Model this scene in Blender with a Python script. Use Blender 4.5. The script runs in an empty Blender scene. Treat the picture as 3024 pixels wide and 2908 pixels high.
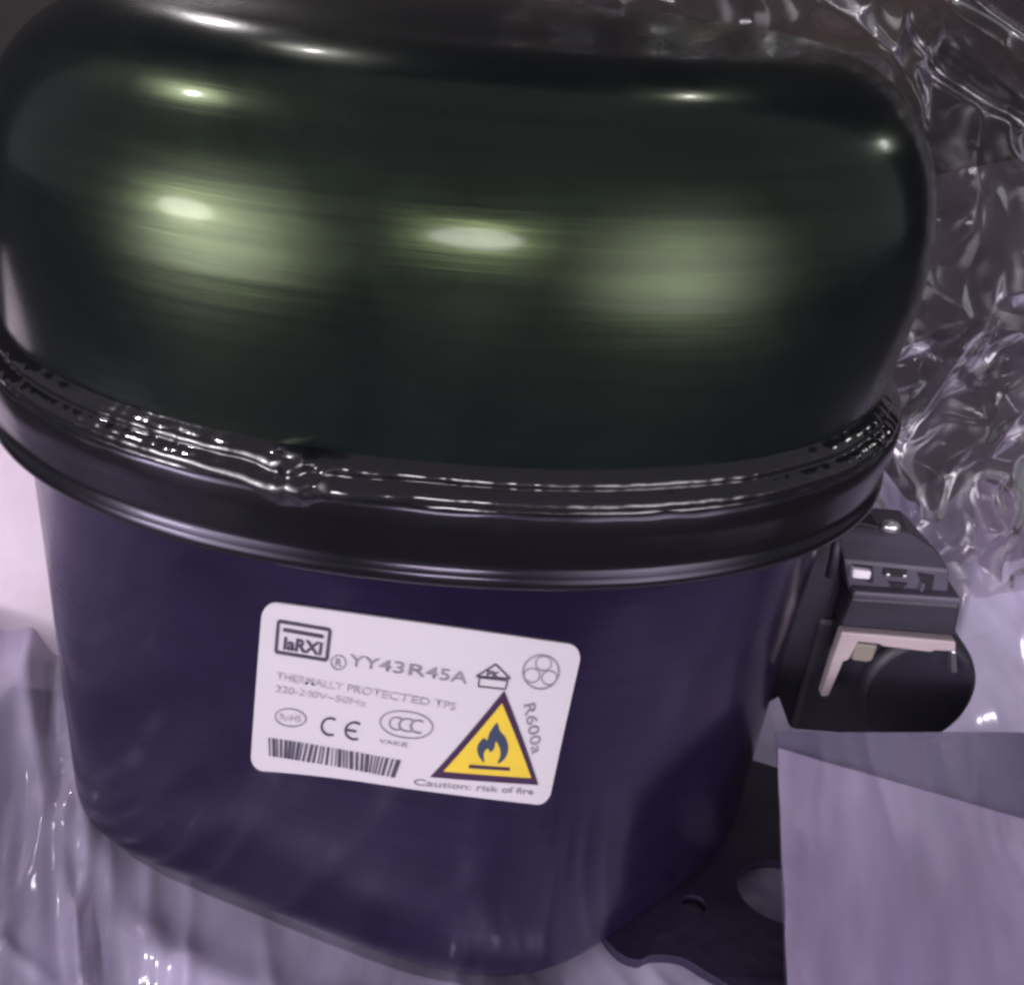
import bpy, bmesh, math, random
from mathutils import Vector, Matrix, noise
import numpy as np

S = 0.1                      # modelling unit = 1 dm, scene in metres
ZF = 1.61                    # height of the compressor's seam above the floor, in dm
random.seed(7)
scn = bpy.context.scene
COL = scn.collection
def W(p): return Vector((p[0]*S, p[1]*S, (p[2]+ZF)*S))

# ------------------------------------------------------------------ camera
EL, ROLL, DIST = 0.39834, 0.08471, 2.40967
AX, AY, FOC = -0.08098, -0.17084, 0.99627
cd = bpy.data.cameras.new('camera'); cam = bpy.data.objects.new('camera', cd); COL.objects.link(cam)
cd.sensor_width = 36; cd.sensor_fit = 'HORIZONTAL'; cd.lens = 36*FOC
cd.shift_x = -(AX*math.cos(ROLL) - AY*math.sin(ROLL)); cd.shift_y = (AX*math.sin(ROLL) + AY*math.cos(ROLL))
cd.clip_start = 0.005; cd.clip_end = 50
cpos = Vector((0, -DIST*math.cos(EL), DIST*math.sin(EL)))
fw = Vector((0, math.cos(EL), -math.sin(EL))); rt = Vector((1, 0, 0)); up = rt.cross(fw)
cr, sr = math.cos(ROLL), math.sin(ROLL)
rt2 = rt*cr + up*sr; up2 = up*cr - rt*sr
M = Matrix((rt2, up2, -fw)).transposed().to_4x4(); M.translation = W(cpos)
cam.matrix_world = M
scn.camera = cam
cd.dof.use_dof = False

# ------------------------------------------------------------------ world, lamps, exposure
w = bpy.data.worlds.new('World'); scn.world = w; w.use_nodes = True
bg = w.node_tree.nodes['Background']; bg.inputs[0].default_value = (0.93, 0.86, 1.0, 1); bg.inputs[1].default_value = 0.27
scn.view_settings.view_transform = 'Standard'; scn.view_settings.look = 'None'
scn.view_settings.exposure = 0; scn.view_settings.gamma = 1
scn.cycles.filter_width = 3.0
scn.cycles.max_bounces = 8; scn.cycles.transparent_max_bounces = 16
scn.cycles.sample_clamp_indirect = 6

def lamp(name, target, direc, d, size, power, col=(1, 1, 1), size_y=None):
    """area lamp standing in direction direc from target (dm), at d dm, facing target"""
    l = bpy.data.lights.new(name, 'AREA'); l.energy = power; l.color = col
    l.shape = 'ELLIPSE' if size_y else 'DISK'; l.size = size*S
    if size_y: l.size_y = size_y*S
    o = bpy.data.objects.new(name, l); COL.objects.link(o)
    dv = Vector(direc).normalized(); o.location = W(Vector(target) + dv*d)
    o.rotation_euler = dv.to_track_quat('Z', 'Y').to_euler()
    return o
LAV = (1.0, 0.90, 1.0); GLOW_COL = (.97, .93, .97)
def soft(o, sigma=.30):
    """added soft source shaped for the lid glow: bright middle, falling off to its rim"""
    l = o.data; l.use_nodes = True; nt = l.node_tree
    em = [n for n in nt.nodes if n.type == 'EMISSION'][0]; em.inputs['Color'].default_value = (*l.color, 1)
    g = nt.nodes.new('ShaderNodeNewGeometry'); sub = nt.nodes.new('ShaderNodeVectorMath'); sub.operation = 'SUBTRACT'
    sub.inputs[1].default_value = (.5, .5, 0); nt.links.new(g.outputs['Parametric'], sub.inputs[0])
    sep = nt.nodes.new('ShaderNodeSeparateXYZ'); nt.links.new(sub.outputs[0], sep.inputs[0])
    def mth(op, a, b):
        n = nt.nodes.new('ShaderNodeMath'); n.operation = op
        for i, x in enumerate((a, b)):
            if x is None: continue
            if isinstance(x, (int, float)): n.inputs[i].default_value = x
            else: nt.links.new(x, n.inputs[i])
        return n.outputs[0]
    r2 = mth('ADD', mth('MULTIPLY', sep.outputs[0], sep.outputs[0]), mth('MULTIPLY', sep.outputs[1], sep.outputs[1]))
    e = mth('EXPONENT', mth('MULTIPLY', r2, -4/(2*sigma*sigma)), None)
    edge = mth('MAXIMUM', mth('SUBTRACT', 1, mth('MULTIPLY', r2, 4.0)), 0)
    nt.links.new(mth('MULTIPLY', e, edge), em.inputs['Strength'])
lamp('lamp_left', (-.44, -.64, .41), (-.73, -.68, .063), 14, 3.0, 5.0, LAV, 1.8)
lamp('lamp_middle', (.05, -.695, .422), (.045, -.989, .143), 14, 3.3, 5.8, LAV, 2.0)
lamp('lamp_back', (-.447, -.38, .675), (-.28, .848, .45), 7.4, .36, .30, LAV)
lamp('lamp_back_right', (.474, -.234, .687), (.246, .939, .239), 6.5, .22, .006, (1, .95, .6))
lamp('lamp_right', (.752, -.408, .568), (.869, .343, .356), 14, .9, .3, (1, 1, .95))
lamp('overhead_fill', (-.441, -.552, .584), (-.615, -.162, .771), 14, .3, 5.5, LAV)  # overhead light added to brighten the floor sheet
lamp('overhead_fill', (-.253, -.499, .656), (-.216, .576, .789), 6, .16, .22, LAV)  # second added overhead light, for the floor and a faint lid spot
lamp('overhead_fill', (.375, -.516, .637), (.377, .329, .866), 8, .16, .2, LAV)  # third added overhead light, same purpose from the right
soft(lamp('glow_source_left', (-.4, -.65, .36), (-.64, -.75, -.07), 8, 10, 50, GLOW_COL, 15))  # added soft source, made to give the lid its left glow
soft(lamp('glow_source_right', (.37, -.66, .37), (.61, -.79, -.07), 8, 11, 33, GLOW_COL, 15))  # added soft source, made to give the lid its right glow

# ------------------------------------------------------------------ materials
def mat(name): 
    m = bpy.data.materials.new(name); m.use_nodes = True
    nt = m.node_tree; return m, nt, nt.nodes['Principled BSDF']
def node(nt, t, **kw):
    n = nt.nodes.new(t)
    for k, v in kw.items(): setattr(n, k, v)
    return n
def ramp(nt, src, pts):
    r = node(nt, 'ShaderNodeValToRGB'); e = r.color_ramp.elements
    while len(e) < len(pts): e.new(0.5)
    for i, (p, c) in enumerate(pts): e[i].position = p; e[i].color = c if len(c) == 4 else (*c, 1)
    nt.links.new(src, r.inputs[0]); return r
def coords(nt, scale=(1, 1, 1), rot=(0, 0, 0)):
    g = node(nt, 'ShaderNodeNewGeometry') if False else node(nt, 'ShaderNodeTexCoord')
    mp = node(nt, 'ShaderNodeMapping'); mp.inputs['Scale'].default_value = scale; mp.inputs['Rotation'].default_value = rot
    nt.links.new(g.outputs['Object'], mp.inputs[0]); return mp.outputs[0]
def nz(nt, vec, scale, detail=4, rough=.55, dist=0):
    n = node(nt, 'ShaderNodeTexNoise'); n.inputs['Scale'].default_value = scale; n.inputs['Detail'].default_value = detail
    n.inputs['Roughness'].default_value = rough; n.inputs['Distortion'].default_value = dist
    nt.links.new(vec, n.inputs['Vector']); return n
def bump(nt, b, h, strength, dist, normal=None):
    n = node(nt, 'ShaderNodeBump'); n.inputs['Strength'].default_value = strength; n.inputs['Distance'].default_value = dist
    nt.links.new(h, n.inputs['Height'])
    if normal: nt.links.new(normal, n.inputs['Normal'])
    if b: nt.links.new(n.outputs[0], b.inputs['Normal'])
    return n

def paint(name, base, tint, rough, spec=.8, coat=.3):
    """thick glossy paint: dark base, broad tinted sheen, thin clear top layer, brushed and smeared with oil"""
    m, nt, b = mat(name)
    v1 = coords(nt, (11, 11, 330)); n1 = nz(nt, v1, 1.3, 4, .6, .3)          # fine horizontal brush marks
    v2 = coords(nt, (1, 1, 1)); n2 = nz(nt, v2, 26, 5, .6, .5)              # smears of oil
    r = ramp(nt, n2.outputs[0], [(.3, (rough-.06,)*3), (.72, (rough+.10,)*3)])
    c = ramp(nt, n2.outputs[0], [(.32, tuple(.8*x for x in base)), (.7, tuple(1.15*x for x in base))])
    t1 = ramp(nt, n1.outputs[0], [(.36, tuple(.70*x for x in tint)), (.60, tint)])
    nt.links.new(c.outputs[0], b.inputs['Base Color']); nt.links.new(r.outputs[0], b.inputs['Roughness'])
    nt.links.new(t1.outputs[0], b.inputs['Specular Tint'])
    b.inputs['Specular IOR Level'].default_value = spec
    b.inputs['Coat Weight'].default_value = coat; b.inputs['Coat Roughness'].default_value = .09
    n3 = nz(nt, v2, 60, 3); h = bump(nt, None, n3.outputs[0], .10, .0006); bump(nt, b, n1.outputs[0], .09, .0006, h.outputs[0])
    bump_c = bump(nt, None, nz(nt, v2, 30, 2).outputs[0], .05, .001)
    nt.links.new(bump_c.outputs[0], b.inputs['Coat Normal'])
    return m
M_LID = paint('black_paint_green_sheen', (.004, .006, .007), (.68, .95, .40), .22, .43, .17)  # black paint; greenish reflected light is put into the sheen tint
M_COLLAR = paint('black_paint_collar', (.005, .005, .006), (.72, .66, .95), .20, .40, .12)
M_SHELL = paint('black_paint', (.008, .005, .020), (.60, .50, 1.0), .20, .46, .08)  # same black paint; violet floor reflection is put into base and sheen tint
def simple(name, col, rough=.5, metal=0, var=.25, scale=40, bumpy=.15, coat=0):
    m, nt, b = mat(name); v = coords(nt); n = nz(nt, v, scale, 5)
    c = ramp(nt, n.outputs[0], [(.3, tuple(x*(1-var) for x in col)), (.7, tuple(x*(1+var*.6) for x in col))])
    nt.links.new(c.outputs[0], b.inputs['Base Color']); b.inputs['Roughness'].default_value = rough
    b.inputs['Metallic'].default_value = metal; b.inputs['Coat Weight'].default_value = coat
    bump(nt, b, nz(nt, v, scale*4, 3).outputs[0], bumpy, .001)
    return m
M_WELD = simple('painted_weld', (.006, .006, .008), .12, 0, .2, 60, .12, .5)
M_PAPER = simple('label_paper', (.50, .475, .505), .36, 0, .05, 14, .04)
M_INK = simple('label_ink', (.055, .045, .075), .55, 0, .3, 300, 0)
M_INKG = simple('label_ink_grey', (.22, .19, .24), .55, 0, .3, 300, 0)
M_INKF = simple('label_ink_faint', (.36, .32, .38), .55, 0, .3, 300, 0)
M_MAROON = simple('label_ink_maroon', (.035, .012, .045), .5, 0, .1, 300, 0)
M_YELLOW = simple('label_yellow', (.60, .44, .035), .5, 0, .06, 200, 0)
M_FLAME = simple('label_flame_ink', (.03, .045, .085), .5, 0, .2, 200, 0)
M_BLACKP = simple('black_plastic', (.022, .019, .032), .5, 0, .25, 60, .2)
M_GREYP = simple('dark_grey_plastic', (.075, .065, .095), .45, 0, .2, 60, .15)
M_HOLE = simple('socket_black', (.008, .007, .012), .6, 0, .1, 60, 0)
M_CREAM = simple('pinkish_plastic', (.40, .335, .35), .45, 0, .1, 50, .1)
M_OLIVE = simple('olive_grey_plastic', (.22, .19, .16), .5, 0, .15, 50, .1)
M_WHITE = simple('white_plastic', (.8, .75, .82), .4, 0, .05, 50, 0)
M_STEEL = simple('plated_steel', (.6, .58, .62), .25, .9, .1, 50, .1)
M_FOOT = simple('dark_painted_steel', (.020, .015, .036), .38, .1, .3, 40, .3)
M_FOAM = simple('pale_pink_foam', (.60, .52, .59), .7, 0, .06, 50, .3)
M_FLOOR = simple('dark_floor', (.05, .042, .055), .55, 0, .2, 6, .1)
M_WALL = simple('brown_wall', (.022, .017, .017), .75, 0, .4, 5, .1)

def film(name, tint, body, rough, fold_scale=(1, 1, 1), rot=(0, 0, 0), bs=.5, crease=14, spec=1.0):
    """clear plastic film: part see-through, part milky, very glossy, with sharp creases"""
    m, nt, b = mat(name); out = nt.nodes['Material Output']
    v = coords(nt, fold_scale, rot); vi = coords(nt)
    nd = nz(nt, v, 7, 3); mixv = node(nt, 'ShaderNodeVectorMath', operation='ADD')
    sc = node(nt, 'ShaderNodeVectorMath', operation='SCALE'); sc.inputs['Scale'].default_value = .05
    nt.links.new(nd.outputs['Color'], sc.inputs[0]); nt.links.new(sc.outputs[0], mixv.inputs[0]); nt.links.new(v, mixv.inputs[1])
    vo = node(nt, 'ShaderNodeTexVoronoi', feature='F1', distance='MANHATTAN'); vo.inputs['Scale'].default_value = crease
    nt.links.new(mixv.outputs[0], vo.inputs['Vector'])
    vo2 = node(nt, 'ShaderNodeTexVoronoi', feature='F1'); vo2.inputs['Scale'].default_value = crease*3.1
    nt.links.new(mixv.outputs[0], vo2.inputs['Vector'])
    h1 = bump(nt, None, vo.outputs['Distance'], bs, .012); h2 = bump(nt, b, vo2.outputs['Distance'], bs*.4, .004, h1.outputs[0])
    n1 = nz(nt, v, 12, 5, .6, .8)
    c = ramp(nt, n1.outputs[0], [(.3, tuple(x*.66 for x in tint)), (.7, tint)])
    nt.links.new(c.outputs[0], b.inputs['Base Color'])
    b.inputs['Roughness'].default_value = rough; b.inputs['Specular IOR Level'].default_value = spec
    tr = node(nt, 'ShaderNodeBsdfTransparent'); tr.inputs[0].default_value = (.93, .91, .95, 1)
    mx = node(nt, 'ShaderNodeMixShader')
    r = ramp(nt, n1.outputs[0], [(.35, (max(0.02, body-.26),)*3), (.66, (min(1, body+.2),)*3)])
    fz = node(nt, 'ShaderNodeFresnel'); fz.inputs['IOR'].default_value = 1.02 + .28*spec; nt.links.new(h2.outputs[0], fz.inputs['Normal'])
    # the glossy skin is always there; the milky part only where the film is doubled or creased
    gl = node(nt, 'ShaderNodeBsdfGlossy'); gl.inputs['Roughness'].default_value = rough; nt.links.new(h2.outputs[0], gl.inputs['Normal'])
    nt.links.new(r.outputs[0], mx.inputs[0]); nt.links.new(tr.outputs[0], mx.inputs[1]); nt.links.new(b.outputs[0], mx.inputs[2])
    mx2 = node(nt, 'ShaderNodeMixShader'); nt.links.new(fz.outputs[0], mx2.inputs[0])
    nt.links.new(mx.outputs[0], mx2.inputs[1]); nt.links.new(gl.outputs[0], mx2.inputs[2])
    nt.links.new(mx2.outputs[0], out.inputs[0])
    return m
M_FILM = film('clear_film', (.80, .72, .98), .86, .12, (1, .26, 1), (0, 0, .38), .55, 11)
M_FILMW = film('clear_film_wrap', (.11, .08, .062), .14, .10, (1, 1, .40), (.1, .85, 0), .42, 4, .75)
M_FILMP = film('clear_film_pale', (.20, .17, .22), .18, .10, (1, 1, .34), (.1, .45, 0), .3, 4, .5)
M_NAVY = simple('navy_backing', (.016, .013, .045), .6, 0, .3, 12, .1)  # colour of the dark sheet added behind the flap
M_FLAP1 = film('milky_film_single', (.12, .10, .18), .20, .28, (1, 1, .3), (0, .10, .1), .15, 6, .3)
M_FLAP = film('milky_film', (.27, .225, .33), .86, .25, (1, 1, .12), (0, .10, .1), .14, 8, .35)
# ------------------------------------------------------------------ mesh helpers
def link(name, verts, faces, m, parent=None, smooth=True, scale=True):
    me = bpy.data.meshes.new(name)
    me.from_pydata([W(v) if scale else v for v in verts], [], faces)
    me.validate(); me.update()
    bm = bmesh.new(); bm.from_mesh(me); bmesh.ops.delete(bm, geom=[v for v in bm.verts if not v.link_faces], context='VERTS'); bmesh.ops.recalc_face_normals(bm, faces=bm.faces); bm.to_mesh(me); bm.free()
    if m: me.materials.append(m)
    if smooth:
        for p in me.polygons: p.use_smooth = True
    o = bpy.data.objects.new(name, me); COL.objects.link(o)
    if parent: o.parent = parent
    return o
def angle_smooth(o, deg=35):
    o.data.set_sharp_from_angle(angle=math.radians(deg)); return o
def bevel(o, wd, seg=2):
    md = o.modifiers.new('b', 'BEVEL'); md.width = wd*S; md.segments = seg; md.limit_method = 'ANGLE'; md.angle_limit = .6
    return o
def empty(name, loc=(0, 0, 0)):
    o = bpy.data.objects.new(name, None); COL.objects.link(o); o.empty_display_size = .02; return o
def tag(o, label=None, cat=None, kind=None, group=None):
    if label: o['label'] = label
    if cat: o['category'] = cat
    if kind: o['kind'] = kind
    if group: o['group'] = group
    return o
def strips(rings, closed=True, cap_last=False, cap_first=False):
    n = len(rings[0]); V = [tuple(p) for r in rings for p in r]; F = []
    for i in range(len(rings)-1):
        for j in range(n if closed else n-1):
            a = i*n+j; b = i*n+(j+1) % n; F.append((a, b, b+n, a+n))
    if cap_last: F.append(tuple(range((len(rings)-1)*n, len(rings)*n)))
    if cap_first: F.append(tuple(range(n-1, -1, -1)))
    return V, F
def prism(poly, y0, y1):
    """polygon in the x-z plane pulled from y0 to y1"""
    n = len(poly); V = [(x, y0, z) for x, z in poly] + [(x, y1, z) for x, z in poly]
    F = [tuple(range(n)), tuple(range(2*n-1, n-1, -1))] + [(i, (i+1) % n, n+(i+1) % n, n+i) for i in range(n)]
    return V, F
def prism_z(poly, z0, z1):
    n = len(poly); V = [(x, y, z0) for x, y in poly] + [(x, y, z1) for x, y in poly]
    F = [tuple(range(n)), tuple(range(2*n-1, n-1, -1))] + [(i, (i+1) % n, n+(i+1) % n, n+i) for i in range(n)]
    return V, F
def tube(pts, r, k=8):
    rings = []; P = [Vector(p) for p in pts]
    for i, p in enumerate(P):
        t = (P[min(i+1, len(P)-1)] - P[max(i-1, 0)]).normalized()
        a = t.cross(Vector((.31, .2, .93))).normalized(); b = t.cross(a)
        rr = r(i/(len(P)-1)) if callable(r) else r
        rings.append([p + a*rr*math.cos(2*math.pi*j/k) + b*rr*math.sin(2*math.pi*j/k) for j in range(k)])
    return strips(rings, True, True, True)

# ------------------------------------------------------------------ setting: floor, wall
NG = 60
fl = link('floor', *((lambda g: ([(x, y, -ZF) for y in g for x in g], [(i*NG+j, i*NG+j+1, (i+1)*NG+j+1, (i+1)*NG+j) for i in range(NG-1) for j in range(NG-1)]))([-25+50*i/(NG-1) for i in range(NG)])), M_FLOOR)
tag(fl, kind='structure')
wl = link('back_wall', *prism([(-25, -ZF), (25, -ZF), (25, 32), (-25, 32)], 7.0, 7.4), M_WALL, None, False)
tag(wl, kind='structure')

# ------------------------------------------------------------------ compressor shape functions
N_, B_ = 2.154, .6927
YAW = -.016
FO = [-.1428, -.0096, .0281, .0368, -.0414, .0183, -.0001, .0488, .062]; BX, BY = .0153, -.0108
H2, D1, H1, D2, D3 = .2194, .0475, .0570, .0290, -.03
H3, RB = 1.5792, .1602
HT = H3-H2-RB
def sec(t, a, b, n=N_):
    c, s = math.cos(t), math.sin(t)
    return Vector((a*math.copysign(abs(c)**(2/n), c), b*math.copysign(abs(s)**(2/n), s)))
def rot(v): 
    c, s = math.cos(YAW), math.sin(YAW); return Vector((v.x*c - v.y*s, v.x*s + v.y*c))
def ring_pt(t, off, z):
    v = rot(sec(t, 1+off, B_+off)); return Vector((v.x, v.y, z))
def bot2(t):
    off = FO[0] + sum(FO[2*j-1]*math.cos(j*t) + FO[2*j]*math.sin(j*t) for j in range(1, 5))
    return sec(t, 1, B_, 2.3) + off*Vector((math.cos(t), math.sin(t))) + Vector((BX, BY))
def _convex():
    P = sorted((tuple(bot2(2*math.pi*i/720)) for i in range(720)))
    def half(P):
        h = []
        for p in P:
            while len(h) > 1 and (h[-1][0]-h[-2][0])*(p[1]-h[-2][1])-(h[-1][1]-h[-2][1])*(p[0]-h[-2][0]) <= 0: h.pop()
            h.append(p)
        return h
    Hh = half(P)[:-1] + half(P[::-1])[:-1]; R = []
    for i in range(360):
        a = 2*math.pi*i/360; d = (math.cos(a), math.sin(a)); best = 0
        for (x0, y0), (x1, y1) in zip(Hh, Hh[1:]+Hh[:1]):
            ex, ey = x1-x0, y1-y0; den = d[0]*ey - d[1]*ex
            if abs(den) < 1e-9: continue
            r = (x0*ey - y0*ex)/den; u = (x0*d[1] - y0*d[0])/den
            if r > 0 and -1e-6 <= u <= 1+1e-6: best = max(best, r)
        R.append(best)
    for _ in range(25): R = [(R[i-1]+2*R[i]+R[(i+1) % 360])/4 for i in range(360)]
    return R
_RAW = [bot2(2*math.pi*i/720) for i in range(720)]
_CR = _convex()
def bot2c(t):
    p = bot2(t); a = math.degrees(math.atan2(p.y, p.x)) % 360; i = int(a); f = a-i
    r = _CR[i % 360]*(1-f) + _CR[(i+1) % 360]*f
    return p.normalized()*r
def body_pt(t, k, lift=0):
    r = rot(sec(t, 1+D3, B_+D3)*(1-k) + bot2c(t)*k)
    p = Vector((r.x, r.y, -H2 - HT*k))
    if lift:
        e = 1e-3
        n = (body_pt(t+e, k) - body_pt(t-e, k)).cross(body_pt(t, k-e) - body_pt(t, k+e)).normalized()
        p = p + n*lift
    return p

NT = 256
TH = [2*math.pi*i/NT for i in range(NT)]
comp = empty('compressor')
tag(comp, 'black refrigerator compressor with glossy domed lid and white rating label, on crumpled clear plastic', 'compressor')

# upper shell
HL, RS, RH, TL, DOME, ME = .6824, .47, .35, .022, .030, 2.5
rings = []
for t in (0, .5, 1): rings.append([ring_pt(a, TL*t, (HL-RS)*t) for a in TH])
for i in range(1, 25):
    f = (i/24)*math.pi/2
    c, s = math.cos(f)**(2/ME), math.sin(f)**(2/ME)
    rings.append([ring_pt(a, TL - RH*(1-c), HL-RS + RS*s) for a in TH])
last = rings[-1]
for t in (.85, .65, .45, .25, .08):
    rings.append([Vector((p.x*t, p.y*t, HL + DOME*(1-t*t))) for p in last])
link('upper_shell', *strips(rings, True, True), M_LID, comp)

# weld bead between lid and collar: a lumpy painted fillet
def ang(a): return (a + math.pi) % (2*math.pi) - math.pi
A0 = 4.535                                             # where the run of weld overlaps itself
rings = []
NP = 30; NW = 1000
TW = [2*math.pi*i/NW for i in range(NW)]
for i in range(NP+1):
    s = i/NP; rg = []
    for a in TW:
        d = ang(a - A0); g = math.exp(-(d/.045)**2); g2 = math.exp(-((d+.02)/.11)**2)
        bl = math.sin(math.pi*s)
        sh = .10*noise.noise(Vector((a*5, 1, 4))) + .10*g2*math.sin(d*40)
        rolls = abs(math.sin(math.pi*(2.0*s + sh)))                  # two rolled runs with a groove between
        n1 = noise.noise(Vector((a*34, s*2, 1))); n2 = noise.noise(Vector((a*110, s*3, 7)))
        off = -.003 + (D1+.001)*s + bl**.5*(.011*rolls + .0016*n1 + .0007*n2) + .020*g*bl*(.8 + .8*noise.noise(Vector((a*40, s*4, 3)))) + .014*g2*s*bl
        z = .010 - (H1+.008)*s + bl*(.0016*n1) + .020*g*bl*(1-s) - .040*g2*s*s
        rg.append(ring_pt(a, off, z))
    rings.append(rg)
link('weld_bead', *strips(rings), M_WELD, comp)

# collar (flared top of the lower shell) with rolled lip
rings = []
for off, z in ((D1-.02, -H1-.02), (D1-.006, -H1+.004), (D1, -H1), (D1+.003, -H1-.012), (D1+.002, -H1-.05), (D2+.004, -H2+.045), (D2+.006, -H2+.032), (D2+.012, -H2+.024), (D2+.017, -H2+.014), (D2+.016, -H2+.004), (D2+.009, -H2-.005), (D2-.004, -H2-.009), (D2-.02, -H2-.010), (D3-.01, -H2+.005)):
    rings.append([ring_pt(a, off + .004*noise.noise(Vector((a*9, z*3, 5)))*(1 if z > -.08 else .2), z + (.006*noise.noise(Vector((a*14, 2, 5))) if z > -.08 else 0)) for a in TH])
link('collar', *strips(rings), M_COLLAR, comp)

# lower shell
rings = [[body_pt(a, k) for a in TH] for k in (0, .01, .1, .25, .4, .55, .7, .85, .95, 1)]
rings[0] = [Vector((p.x, p.y, p.z+.002)) for p in rings[0]]
base = rings[-1]
for i in range(1, 9):
    f = i/8*math.pi/2; k = 1 - RB*1.5*(1-math.cos(f))
    rings.append([Vector((p.x*k, p.y*k, -H2-HT-RB*math.sin(f))) for p in base])
lf = rings[-1]
for t in (.6, .2): rings.append([Vector((p.x*t, p.y*t, p[2]-.01)) for p in lf])
link('lower_shell', *strips(rings, True, True), M_SHELL, comp)

# ------------------------------------------------------------------ rating label and its print
LW, LH = 100., 56.
# the paper was stuck on slightly askew: shell angle and height as smooth functions of its own two axes
CT = [4.4262, 0.61574, -0.06281, 0.13819, -0.00862, -0.00978, -0.09886, 0.01257]
CK = [0.13829, -0.06419, 0.42243, -0.12396, 0.08961, 0.03491, 0.0713, -0.02576]
def lab(x, y, lift):
    """label millimetres (0..100 right, 0..56 down) to the shell surface"""
    u, v = x/LW, y/LH; B = (1, u, v, u*v, u*u, v*v, u*u*v, u*v*v)
    return body_pt(sum(a*b for a, b in zip(CT, B)), sum(a*b for a, b in zip(CK, B)), lift)
rl = None
def sheet(name, poly2, lift, m, parent, thick=.0):
    """flat print or paper: a polygon in label mm, cut fine and laid on the shell"""
    bm = bmesh.new(); vs = [bm.verts.new((x, y, 0)) for x, y in poly2]; bm.faces.new(vs)
    xs = [p[0] for p in poly2]; ys = [p[1] for p in poly2]
    for axis, lo, hi in ((0, min(xs), max(xs)), (1, min(ys), max(ys))):
        stepn = int((hi-lo)/4)
        for i in range(1, stepn+1):
            co = [0, 0, 0]; no = [0, 0, 0]; co[axis] = lo + (hi-lo)*i/(stepn+1); no[axis] = 1
            bmesh.ops.bisect_plane(bm, geom=bm.verts[:]+bm.edges[:]+bm.faces[:], plane_co=co, plane_no=no)
    return fin(name, bm, lift, m, parent, thick)
def fin(name, bm, lift, m, parent, thick=0):
    bmesh.ops.triangulate(bm, faces=[f for f in bm.faces if len(f.verts) > 4])
    if thick:
        r = bmesh.ops.extrude_face_region(bm, geom=bm.faces[:])
        for e in r['geom']:
            if isinstance(e, bmesh.types.BMVert): e.co.z = -thick
    for v in bm.verts:
        q = lab(v.co.x, v.co.y, lift + v.co.z); v.co = W(q)
    bmesh.ops.recalc_face_normals(bm, faces=bm.faces)
    me = bpy.data.meshes.new(name); bm.to_mesh(me); bm.free(); me.materials.append(m)
    o = bpy.data.objects.new(name, me); COL.objects.link(o); o.parent = parent; return o
rr = 5.2; poly = []
for cx, cy, a0 in ((LW-rr, rr, -90), (LW-rr, LH-rr, 0), (rr, LH-rr, 90), (rr, rr, 180)):
    for i in range(9):
        a = math.radians(a0 + i*90/8); poly.append((cx + rr*math.cos(a), cy + rr*math.sin(a)))
rl = sheet('rating_label', poly, .006, M_PAPER, comp, .004)
PL = .0079
def multi(name, polys, m, lift=PL):
    bm = bmesh.new()
    for p in polys:
        vs = [bm.verts.new((x, y, 0)) for x, y in p]; bm.faces.new(vs)
    for axis in (0, 1):
        for q in range(4, 100, 4):
            co = [0, 0, 0]; no = [0, 0, 0]; co[axis] = q; no[axis] = 1
            cut = [f for f in bm.faces if min(v.co[axis] for v in f.verts) < q-.5 and max(v.co[axis] for v in f.verts) > q+.5 and max(v.co[axis] for v in f.verts)-min(v.co[axis] for v in f.verts) > 5]
            if cut:
                gm = list({e for f in cut for e in f.edges}) + list({v for f in cut for v in f.verts}) + cut
                bmesh.ops.bisect_plane(bm, geom=gm, plane_co=co, plane_no=no)
    return fin(name, bm, lift, m, rl)
def ring2(cx, cy, rx, ry, wd, n=40, a0=0, a1=360, tilt=0):
    P = []
    for i in range(n):
        q = []
        for a, d in ((i, 0), (i+1, 0), (i+1, -wd), (i, -wd)):
            f = math.radians(a0 + (a1-a0)*a/n); q.append((cx + (rx+d)*math.cos(f), cy + (ry+d)*math.sin(f)))
        P.append(q)
    return P
def line(x0, y0, x1, y1, wd):
    dx, dy = x1-x0, y1-y0; l = math.hypot(dx, dy); nx, ny = -dy/l*wd/2, dx/l*wd/2
    return [(x0+nx, y0+ny), (x1+nx, y1+ny), (x1-nx, y1-ny), (x0-nx, y0-ny)]
def outline(pts, wd): return [line(*pts[i], *pts[(i+1) % len(pts)], wd) for i in range(len(pts))]
def text(name, s, x, y, x2, size, m, angle=0, bold=0, slope=0, lift=PL):
    """lettering with its baseline starting at (x, y), fitted to end at x2 (label mm)"""
    cu = bpy.data.curves.new('t', 'FONT'); cu.body = s; cu.size = 10; cu.offset = bold; cu.resolution_u = 3
    o = bpy.data.objects.new('t', cu); COL.objects.link(o)
    dg = bpy.context.evaluated_depsgraph_get(); me = o.evaluated_get(dg).to_mesh()
    bm = bmesh.new(); bm.from_mesh(me); o.evaluated_get(dg).to_mesh_clear()
    bpy.data.objects.remove(o); bpy.data.curves.remove(cu)
    xs = [v.co.x for v in bm.verts]; ys = [v.co.y for v in bm.verts]
    x0, w0 = min(xs), max(xs)-min(xs); cap = 7.2
    L = x2; ca, sa = math.cos(math.radians(angle)), math.sin(math.radians(angle))
    for v in bm.verts:
        lx = (v.co.x-x0)/w0*L; ly = -v.co.y/cap*size
        ly += slope*lx
        v.co = Vector((x + lx*ca - ly*sa, y + lx*sa + ly*ca, 0))
    return fin(name, bm, lift, m, rl)
multi('maker_logo_frame', outline([(6.3, 5.3), (23.6, 5.9), (23.6, 15.8), (6.3, 15.2)], 1.1) + [[(8.2, 7.2), (21.8, 7.8), (21.8, 9.0), (8.2, 8.4)]], M_INK)
text('maker_logo_lettering', 'IaRXI', 8.7, 13.9, 13.0, 4.0, M_INK, 2, .35)
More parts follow.
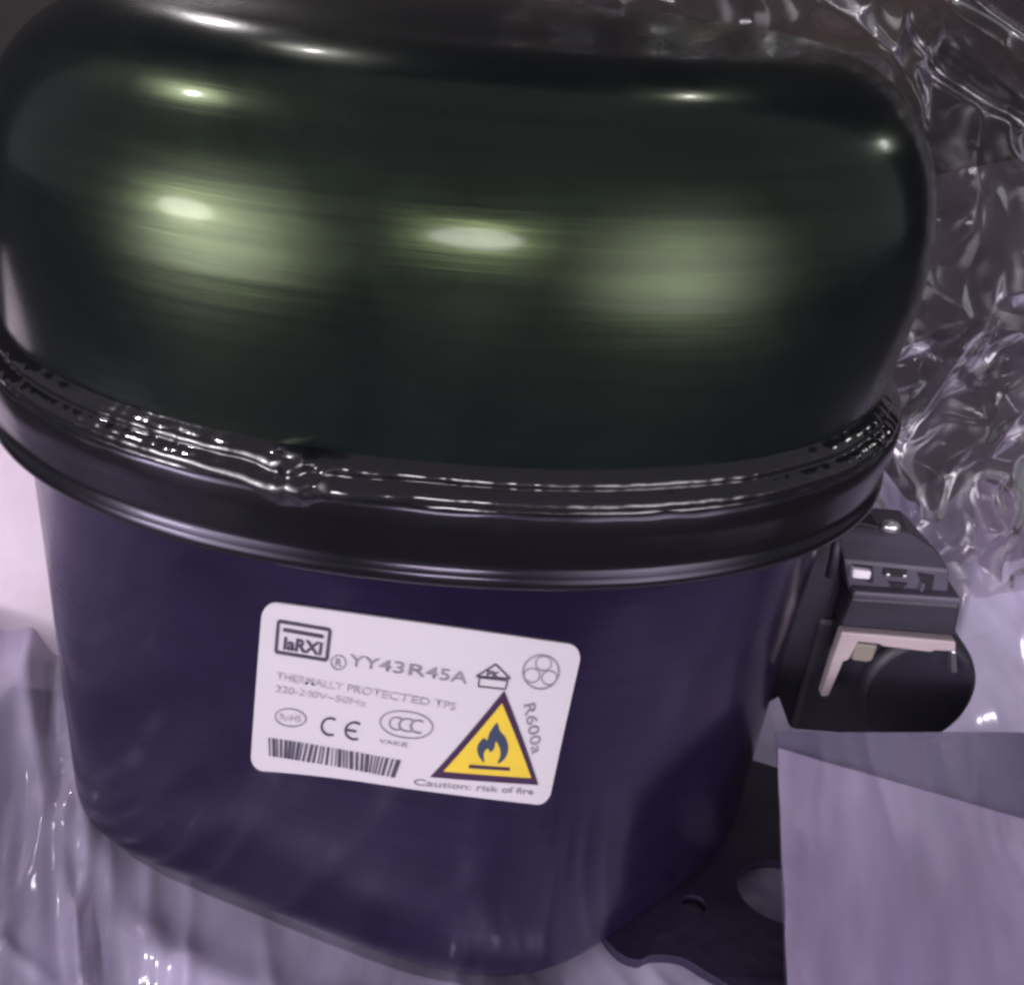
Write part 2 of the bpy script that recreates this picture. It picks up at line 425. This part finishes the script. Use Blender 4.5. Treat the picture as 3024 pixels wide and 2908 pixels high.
multi('registered_mark', ring2(27.4, 16.1, 2.5, 2.5, .35, 28), M_INKG)
text('registered_mark_letter', 'R', 26.4, 17.4, 2.1, 2.7, M_INKG, 0, .15)
text('model_lettering', 'YY43R45A', 30.6, 16.6, 33.0, 3.9, M_INKG, 1.2, .05)
text('protection_lettering', 'THERMALLY PROTECTED TPS', 7.3, 24.2, 54, 2.6, M_INKF, 2.6, .02)
text('voltage_lettering', '220-240V~50Hz', 7.3, 28.2, 30, 2.3, M_INKF, 2.6, .02)
multi('recycling_house_mark', outline([(66.2, 14.4), (71.6, 9.6), (77.0, 13.6)], .55) + outline([(67.2, 14.7), (76.3, 14.4), (76.0, 17.3), (67.3, 17.6)], .45), M_INK)
text('house_mark_lettering', 'PK', 69.3, 14.0, 4.2, 2.2, M_INK, 0, .2)
cm = ring2(87.0, 10.1, 6.5, 5.8, .5)
for cx, cy in ((87.2, 7.2), (84.0, 11.6), (90.2, 11.6)): cm += ring2(cx, cy, 2.9, 2.5, .35, 24)
multi('three_circle_mark', cm, M_INKG)
for cx, cy, ch in ((87.2, 7.2, 'G'), (84.0, 11.6, 'S'), (90.2, 11.6, 'C')):
    pass
multi('rohs_oval', ring2(13.5, 36.4, 5.6, 3.2, .42), M_INKG)
text('rohs_lettering', 'RoHS', 9.8, 37.6, 7.4, 2.4, M_INKF, 0, .02)
ce = ring2(27.2, 37.9, 3.2, 3.3, .75, 20, 60, 300) + ring2(35.0, 38.3, 3.2, 3.3, .75, 20, 60, 300) + [[(32.4, 37.9), (35.6, 37.9), (35.6, 38.7), (32.4, 38.7)]]
multi('ce_mark', ce, M_INK)
cc = ring2(48.8, 33.7, 6.9, 4.7, .42) + [q for k in range(3) for q in ring2(46.6+k*2.5, 33.8, 2.1, 2.4, .5, 18, 55, 305)]
multi('ccc_mark', cc, M_INKG)
text('ccc_code_lettering', 'VAKE', 42.6, 41.2, 7.2, 1.5, M_INKG, 1, .02)
bars = []; x = 6.3; rb = random.Random(3)
while x < 48.6:
    wd = rb.choice((.35, .5, .5, .85, 1.15)); lean = .75*math.sin(x*.23)
    y0 = 43.9 + (x-6.3)*.055
    bars.append([(x, y0), (x+wd, y0), (x+wd+lean, y0+6.4), (x+lean, y0+6.4)]); x += wd + rb.choice((.45, .6, .8))
multi('barcode', bars, M_INK)
tri = [(75.7, 17.8), (94.0, 48.6), (56.8, 50.6)]
multi('warning_triangle_border', [tri], M_MAROON)
cxy = (75.5, 39.0); tin = [(75.6, 21.9), (90.6, 46.3), (60.4, 47.9)]
multi('warning_triangle', [tin], M_YELLOW, PL+.0007)
def spline(pts, n=6):
    out = []; k = len(pts)
    for i in range(k):
        p0, p1, p2, p3 = (Vector(pts[(i+j-1) % k]) for j in range(4))
        for s in range(n):
            t = s/n
            out.append(tuple(.5*((2*p1) + (p2-p0)*t + (2*p0-5*p1+4*p2-p3)*t*t + (3*p1-p0-3*p2+p3)*t**3)))
    return out
fl_out = [(75.0, 28.6), (76.4, 31.2), (78.8, 33.4), (80.3, 37.0), (79.6, 40.6), (77.4, 42.6), (77.9, 39.8), (77.3, 37.2), (75.6, 35.0), (75.4, 37.6), (74.2, 39.0), (73.4, 37.8), (72.2, 39.6), (72.8, 42.8), (70.6, 40.6), (69.8, 37.4), (71.4, 34.4), (72.6, 35.0), (73.2, 32.0)]
multi('flame_symbol', [spline(fl_out, 4)], M_FLAME, PL+.0014)
multi('flame_ground_bar', [[(68.0, 44.2), (82.0, 43.4), (82.1, 44.6), (68.1, 45.5)]], M_MAROON, PL+.0014)
text('caution_lettering', 'Caution: risk of fire', 52.6, 54.2, 40, 2.3, M_INKG, -2.6, .05)
text('refrigerant_lettering', 'R600a', 83.0, 21.8, 17.6, 4.2, M_INKG, 69, .02)

# ------------------------------------------------------------------ terminal cover, relay and overload protector (right side)
YR = -.05
term = link('terminal_plate', *prism([(.80, -.30), (1.04, -.42), (1.07, -.56), (1.10, -.68), (1.10, -.98), (.98, -1.10), (.72, -1.10), (.72, -.34)], -.02, .28), M_BLACKP, comp, False)
bevel(term, .03, 3)
# wire clip rod, bright at its edge
link('terminal_rod', *tube([(1.005, -.10, -.46), (1.010, -.105, -.52), (1.012, -.105, -.58)], .012), M_STEEL if False else M_BLACKP, comp)
relay = link('relay_housing', *strips([
    [(1.062, YR, -.570), (1.330, YR, -.575), (1.350, YR, -.650), (1.095, YR, -.655)],
    [(1.062, YR+.004, -.566), (1.331, YR+.004, -.570), (1.351, YR+.25, -.650), (1.095, YR+.25, -.655)],
    [(1.060, YR+.06, -.540), (1.320, YR+.05, -.552), (1.349, YR+.27, -.62), (1.08, YR+.27, -.62)],
    [(1.085, YR+.10, -.520), (1.25, YR+.09, -.526), (1.30, YR+.25, -.56), (1.10, YR+.25, -.56)]], True, True, True), M_GREYP, comp, False)
bevel(relay, .012, 2)
link('socket', *prism([(1.165, -.580), (1.225, -.580), (1.222, -.601), (1.168, -.601)], YR-.004, YR+.02), M_HOLE, relay, False)
link('socket', *prism([(1.186, -.618), (1.236, -.620), (1.226, -.636), (1.200, -.638)], YR-.004, YR+.02), M_HOLE, relay, False)
link('socket', *prism([(1.253, -.585), (1.296, -.590), (1.302, -.640), (1.276, -.638), (1.268, -.610)], YR-.004, YR+.02), M_HOLE, relay, False)
link('socket', *prism([(1.085, -.577), (1.136, -.578), (1.150, -.628), (1.132, -.625)], YR-.004, YR+.02), M_HOLE, relay, False)
bevel(link('white_tab', *prism([(1.083, -.582), (1.132, -.584), (1.133, -.609), (1.087, -.609)], YR-.018, YR+.02), M_WHITE, relay, False), .006)
for x in (1.172, 1.214): bevel(link('contact_pin', *prism([(x, -.590), (x+.010, -.590), (x+.010, -.600), (x, -.600)], YR-.012, YR+.02), M_STEEL, relay, False), .002)
bevel(link('contact_pin', *prism([(1.268, -.612), (1.277, -.612), (1.279, -.640), (1.270, -.640)], YR-.010, YR+.02), M_GREYP, relay, False), .002)
lowb = link('relay_base', *prism([(1.095, -.657), (1.372, -.650), (1.384, -.752), (1.085, -.752)], YR-.03, YR+.26), M_BLACKP, comp, False); bevel(lowb, .010, 2)
ledge = link('relay_ledge', *prism([(1.097, -.640), (1.368, -.634), (1.372, -.655), (1.095, -.660)], YR-.028, YR+.24), M_GREYP, comp, False); bevel(ledge, .006, 2)
br = link('bracket', *prism([(1.086, -.756), (1.380, -.756), (1.388, -.788), (1.335, -.790), (1.325, -.797), (1.20, -.791), (1.19, -.785), (1.135, -.783), (1.126, -.835), (1.122, -.846), (1.112, -.850), (1.100, -.968), (1.080, -.972), (1.082, -.845)], YR-.045, YR-.015), M_CREAM, comp, False); bevel(br, .005, 2)
bevel(link('bracket_tab', *prism([(1.130, -.792), (1.190, -.794), (1.188, -.842), (1.176, -.850), (1.134, -.848)], YR-.04, YR+.01), M_OLIVE, comp, False), .006)
disc = []
for y, r in ((YR-.005, .118), (YR-.012, .128), (YR-.010, .136), (YR+.005, .148), (YR+.02, .152), (YR+.2, .152)):
    disc.append([(1.352 + r*1.02*math.cos(a)*1.0, y, -.965 + r*1.22*math.sin(a)) for a in TH[::4]])
link('overload_protector', *strips(disc, True, True, True), M_BLACKP, comp)
back = link('protector_backing', *prism([(1.05, -.77), (1.38, -.77), (1.44, -.86), (1.48, -1.0), (1.44, -1.16), (1.05, -1.16)], YR+.02, YR+.2), M_BLACKP, comp, False); bevel(back, .02, 2)
bevel(link('protector_clip', *prism([(1.385, -.80), (1.398, -.80), (1.415, -.850), (1.420, -.868), (1.405, -.868)], YR-.03, YR), M_STEEL, comp, False), .003)
bevel(link('cable_clip', *prism([(1.085, -.500), (1.165, -.510), (1.165, -.519), (1.085, -.510)], YR+.08, YR+.2), M_HOLE, comp, False), .003)
bm_ = bmesh.new(); bmesh.ops.create_uvsphere(bm_, u_segments=14, v_segments=8, radius=.019)
V = [(v.co.x*1.4+1.195, v.co.y+.03, v.co.z-.508) for v in bm_.verts]; F = [[l.index for l in f.verts] for f in bm_.faces]; bm_.free()
link('screw_head', V, F, M_STEEL, comp)

# mounting foot: painted steel plate with a grommet hole and a small hole
def circ(cx, cy, rx, ry, n=32, a0=0): return [(cx+rx*math.cos(a0+2*math.pi*i/n), cy+ry*math.sin(a0+2*math.pi*i/n)) for i in range(n)]
fo_ = spline([(.50, -.36), (.565, -.455), (.618, -.478), (.66, -.462), (.733, -.462), (.80, -.50), (.90, -.545), (1.15, -.58), (1.42, -.45), (1.50, -.20), (1.40, .05), (1.0, .22), (.5, .2), (.3, -.1)], 6)
bm_ = bmesh.new(); edges = []
for lp in (fo_, circ(1.05, -.250, .125, .095), circ(.795, -.310, .032, .026, 16)):
    vs = [bm_.verts.new((x, y, 0)) for x, y in lp]; edges += [bm_.edges.new((vs[i], vs[(i+1) % len(vs)])) for i in range(len(vs))]
bmesh.ops.triangle_fill(bm_, use_beauty=True, edges=edges)
r = bmesh.ops.extrude_face_region(bm_, geom=bm_.faces[:])
for e in r['geom']:
    if isinstance(e, bmesh.types.BMVert): e.co.z -= .03
for v in bm_.verts: v.co = W((v.co.x, v.co.y, v.co.z-1.51))
bmesh.ops.recalc_face_normals(bm_, faces=bm_.faces)
me = bpy.data.meshes.new('mounting_foot'); bm_.to_mesh(me); bm_.free(); me.materials.append(M_FOOT)
mf = bpy.data.objects.new('mounting_foot', me); COL.objects.link(mf); mf.parent = comp; bevel(mf, .006, 2)

# ------------------------------------------------------------------ foam panel at left
fp = link('foam_panel', *prism([(-2.6, -1.585), (-1.10, -1.585), (-1.07, -.45), (-2.6, -.45)], .30, .38), M_FOAM, None, False); bevel(fp, .03, 3)
tag(fp, 'pale pinkish white panel standing upright at left edge, behind the black compressor', 'panel')

# ------------------------------------------------------------------ plastic film
def sm(a, b, x): t = max(0, min(1, (x-a)/(b-a))); return t*t*(3-2*t)
def rid(x, y, z=0): return 1 - abs(noise.noise(Vector((x, y, z))))*2
PLEATS = [(-1.20, .3, .42, .11, .034), (-1.07, .2, .40, .09, .026), (-.98, .1, .36, .07, .022), (-1.34, .2, .40, .12, .040), (-.86, -.2, .33, .06, .022), (-.74, -.4, .30, .05, .020), (-.62, -.5, .22, .04, .020), (-1.5, 0, .35, .10, .04), (-.45, -.7, .25, .04, .02), (-.2, -.8, .3, .035, .022), (.2, -.75, -.2, .03, .022)]
def ground(x, y):
    h = .035 + .022*noise.noise(Vector((x*2.2, y*1.4, 3))) + .010*rid(x*4 + .8*noise.noise(Vector((x*2, y*2, 5))), y*1.8, 1)
    for x0, y0, sl, ht, wd in PLEATS:                                # pulled pleats running towards the viewer
        dx = x - (x0 - sl*(y-y0)*-1*-1) + .03*noise.noise(Vector((y*3, x0*7, 2)))
        h += .65*ht/math.cosh(dx/wd)**2*(.55 + .6*noise.noise(Vector((y*2.5, x0*5, 1))) )
    k = sm(-.80, -1.35, x + .15*y); h += k*(.26 + .05*rid(x*6 + y*1.2, y*.6, 4))
    v = Vector((x/.93, y/.66)).length
    g = math.exp(-((v-1.0)/.10)**2)
    if x < .45: h += g*.03*(1 + noise.noise(Vector((x*6, y*6, 8))))
    h *= sm(.55, .92, v) if v < .92 else 1
    if y > .2 and x > .5: h += sm(.25, 1.5, y)*sm(.5, 1.1, x)*(.30 + .14*rid(x*2.2 - y*1.4, y*.8, 6) + .04*rid(x*6, y*3, 9))
    return -ZF + max(.004, h)
NX, NY = 520, 330
X0, X1, Y0, Y1 = -2.6, 3.2, -1.9, 1.4
def edge_in(x, y):                                                     # the sheet's own uneven outline
    return ((x+.1)/2.5)**4 + (min(y, 0)/1.55)**4 < 1 + .25*noise.noise(Vector((x*1.5, y*1.5, 4))) or y > 0
V = []
for j in range(NY):
    for i in range(NX):
        x = X0 + (X1-X0)*i/(NX-1); y = Y0 + (Y1-Y0)*j/(NY-1); V.append((x, y, ground(x, y)))
# fine short creases all over the front of the sheet
va = np.array(V); rc = random.Random(12)
for _ in range(150):
    cx, cy = rc.uniform(-1.5, .9), rc.uniform(-1.3, .2)
    if (cx/.98)**2 + (cy/.72)**2 < 1: continue
    an = rc.gauss(1.9, .45); ln = rc.uniform(.05, .28); wd = rc.uniform(.010, .020); ht = rc.uniform(.006, .020)
    dx, dy = va[:, 0]-cx, va[:, 1]-cy; m_ = (abs(dx) < .5) & (abs(dy) < .5); dx = dx[m_]; dy = dy[m_]
    al = dx*math.cos(an) + dy*math.sin(an); ac = -dx*math.sin(an) + dy*math.cos(an) + .25*al*al*rc.uniform(-2, 2)
    va[m_, 2] += ht*np.exp(-(al/ln)**2)/np.cosh(ac/wd)**2
V = [tuple(p) for p in va]
F = [(j*NX+i, j*NX+i+1, (j+1)*NX+i+1, (j+1)*NX+i) for j in range(NY-1) for i in range(NX-1) if edge_in(V[j*NX+i][0], V[j*NX+i][1])]
ps = link('plastic_sheet', V, F, M_FILM)
tag(ps, 'clear crumpled plastic sheet spread flat on the floor under the black compressor', 'plastic sheet')

def wrap(name, corners, nu, nv, amp, seed, m, dirs=(3, 9), stretch=(1, .35), wob=.03, pleats=()):
    """crumpled sheet hung between four corners (bottom-left, bottom-right, top-right, top-left)"""
    a, b, c, d = (Vector(p) for p in corners); V = []
    nrm = (b-a).cross(d-a).normalized()
    for j in range(nv):
        for i in range(nu):
            u, v = i/(nu-1), j/(nv-1)
            p = (a*(1-u)+b*u)*(1-v) + (d*(1-u)+c*u)*v
            s, t = u*stretch[0], v*stretch[1]
            wv = noise.noise(Vector((s*2.5, t*2.5, seed)))*.5
            h = amp*(rid(s*dirs[0]+wv, t*dirs[0], seed) + .5*rid(s*dirs[1]+wv*2, t*dirs[1], seed+3) + .25*rid(s*dirs[1]*2.3, t*dirs[1]*2.3, seed+5) - .6)
            for u0, v0, u1, v1, ht, wd in pleats:
                du, dv = u1-u0, v1-v0; q = ((u-u0)*du + (v-v0)*dv)/(du*du+dv*dv)
                if -.2 < q < 1.2:
                    dist = (u-u0-q*du)*dv - (v-v0-q*dv)*du; dist = dist/math.hypot(du, dv) + .03*math.sin(q*3+u0*9)
                    h += ht*math.sin(max(0, min(1, (q+.2)/1.4))*math.pi)/math.cosh(dist/wd)**2
            ew = noise.noise(Vector((u*5, v*5, seed+9)))*wob
            V.append(p + nrm*h + (b-a)*ew*.3)
    F = [(j*nu+i, j*nu+i+1, (j+1)*nu+i+1, (j+1)*nu+i) for j in range(nv-1) for i in range(nu-1)]
    return link(name, V, F, m)
w1 = wrap('plastic_wrap', [(.75, .85, -1.50), (3.3, 1.2, -1.56), (3.2, 1.9, 1.35), (.05, 1.15, 1.25)], 240, 260, .15, 2.0, M_FILMW, (2.2, 6), (1, 1.1), .03, [(.35, .98, .75, .74, -.16, .018), (.30, .92, .80, .66, -.12, .014), (.55, .99, .98, .80, -.14, .016), (.42, .80, .62, .62, -.10, .012)])
tag(w1, 'dark brownish wrinkled plastic wrap standing up behind the lid at top right', 'plastic wrap')

w2 = wrap('plastic_wrap', [(.85, .72, -1.35), (3.0, .95, -1.15), (2.8, 1.3, .46), (.70, .95, -.02)], 300, 220, .09, 31.0, M_FILMP, (2.0, 6), (1, .7), .03, [(.06, .98, .26, .52, -.10, .018), (.05, .80, .20, .15, -.09, .016), (.12, .85, .24, .40, -.07, .012), (.20, .98, .46, .60, -.09, .018), (.02, .62, .12, .10, -.07, .014), (.30, .70, .42, .10, -.06, .014)])
tag(w2, 'clear crinkled plastic wrap bunched up behind the relay, above the pale floor sheet', 'plastic wrap')
# made-up milky flap filling a pasted rectangle, with added pale and dark backing
FQ = [Vector(p) for p in ((.968, -.64, -1.60), (2.05, -.62, -1.60), (1.75, -.30, -.808), (.871, -.34, -.865))]
fp2 = wrap('added_flap', FQ, 120, 120, .010, 23.0, M_FLAP1, (2.0, 6), (1, .2), .004)
tag(fp2, 'made-up pale milky flap filling a pasted rectangle at lower right, in front of foot and overload protector', 'plastic flap')
def on_flap(u, v, back): 
    return (FQ[0]*(1-u)+FQ[1]*u)*(1-v) + (FQ[3]*(1-u)+FQ[2]*u)*v + Vector((0, back, 0))
pale_back = wrap('pale_backing', [on_flap(.012, .01, .022), on_flap(1, .0, .022), on_flap(1, .62, .022), on_flap(.01, .93, .022)], 120, 90, .008, 29.0, M_FLAP, (2.2, 7), (1, .18), .02)  # pale sheet added behind the flap to keep its lower part light
pale_back.parent = fp2
dark = wrap('dark_backing', [on_flap(.01, .85, .045), on_flap(1, .5, .045), on_flap(1, .955, .045), on_flap(.012, .955, .045)], 60, 30, .006, 31.0, M_NAVY, (2, 6), (1, .3), .004)  # dark sheet added behind the flap to darken its upper right
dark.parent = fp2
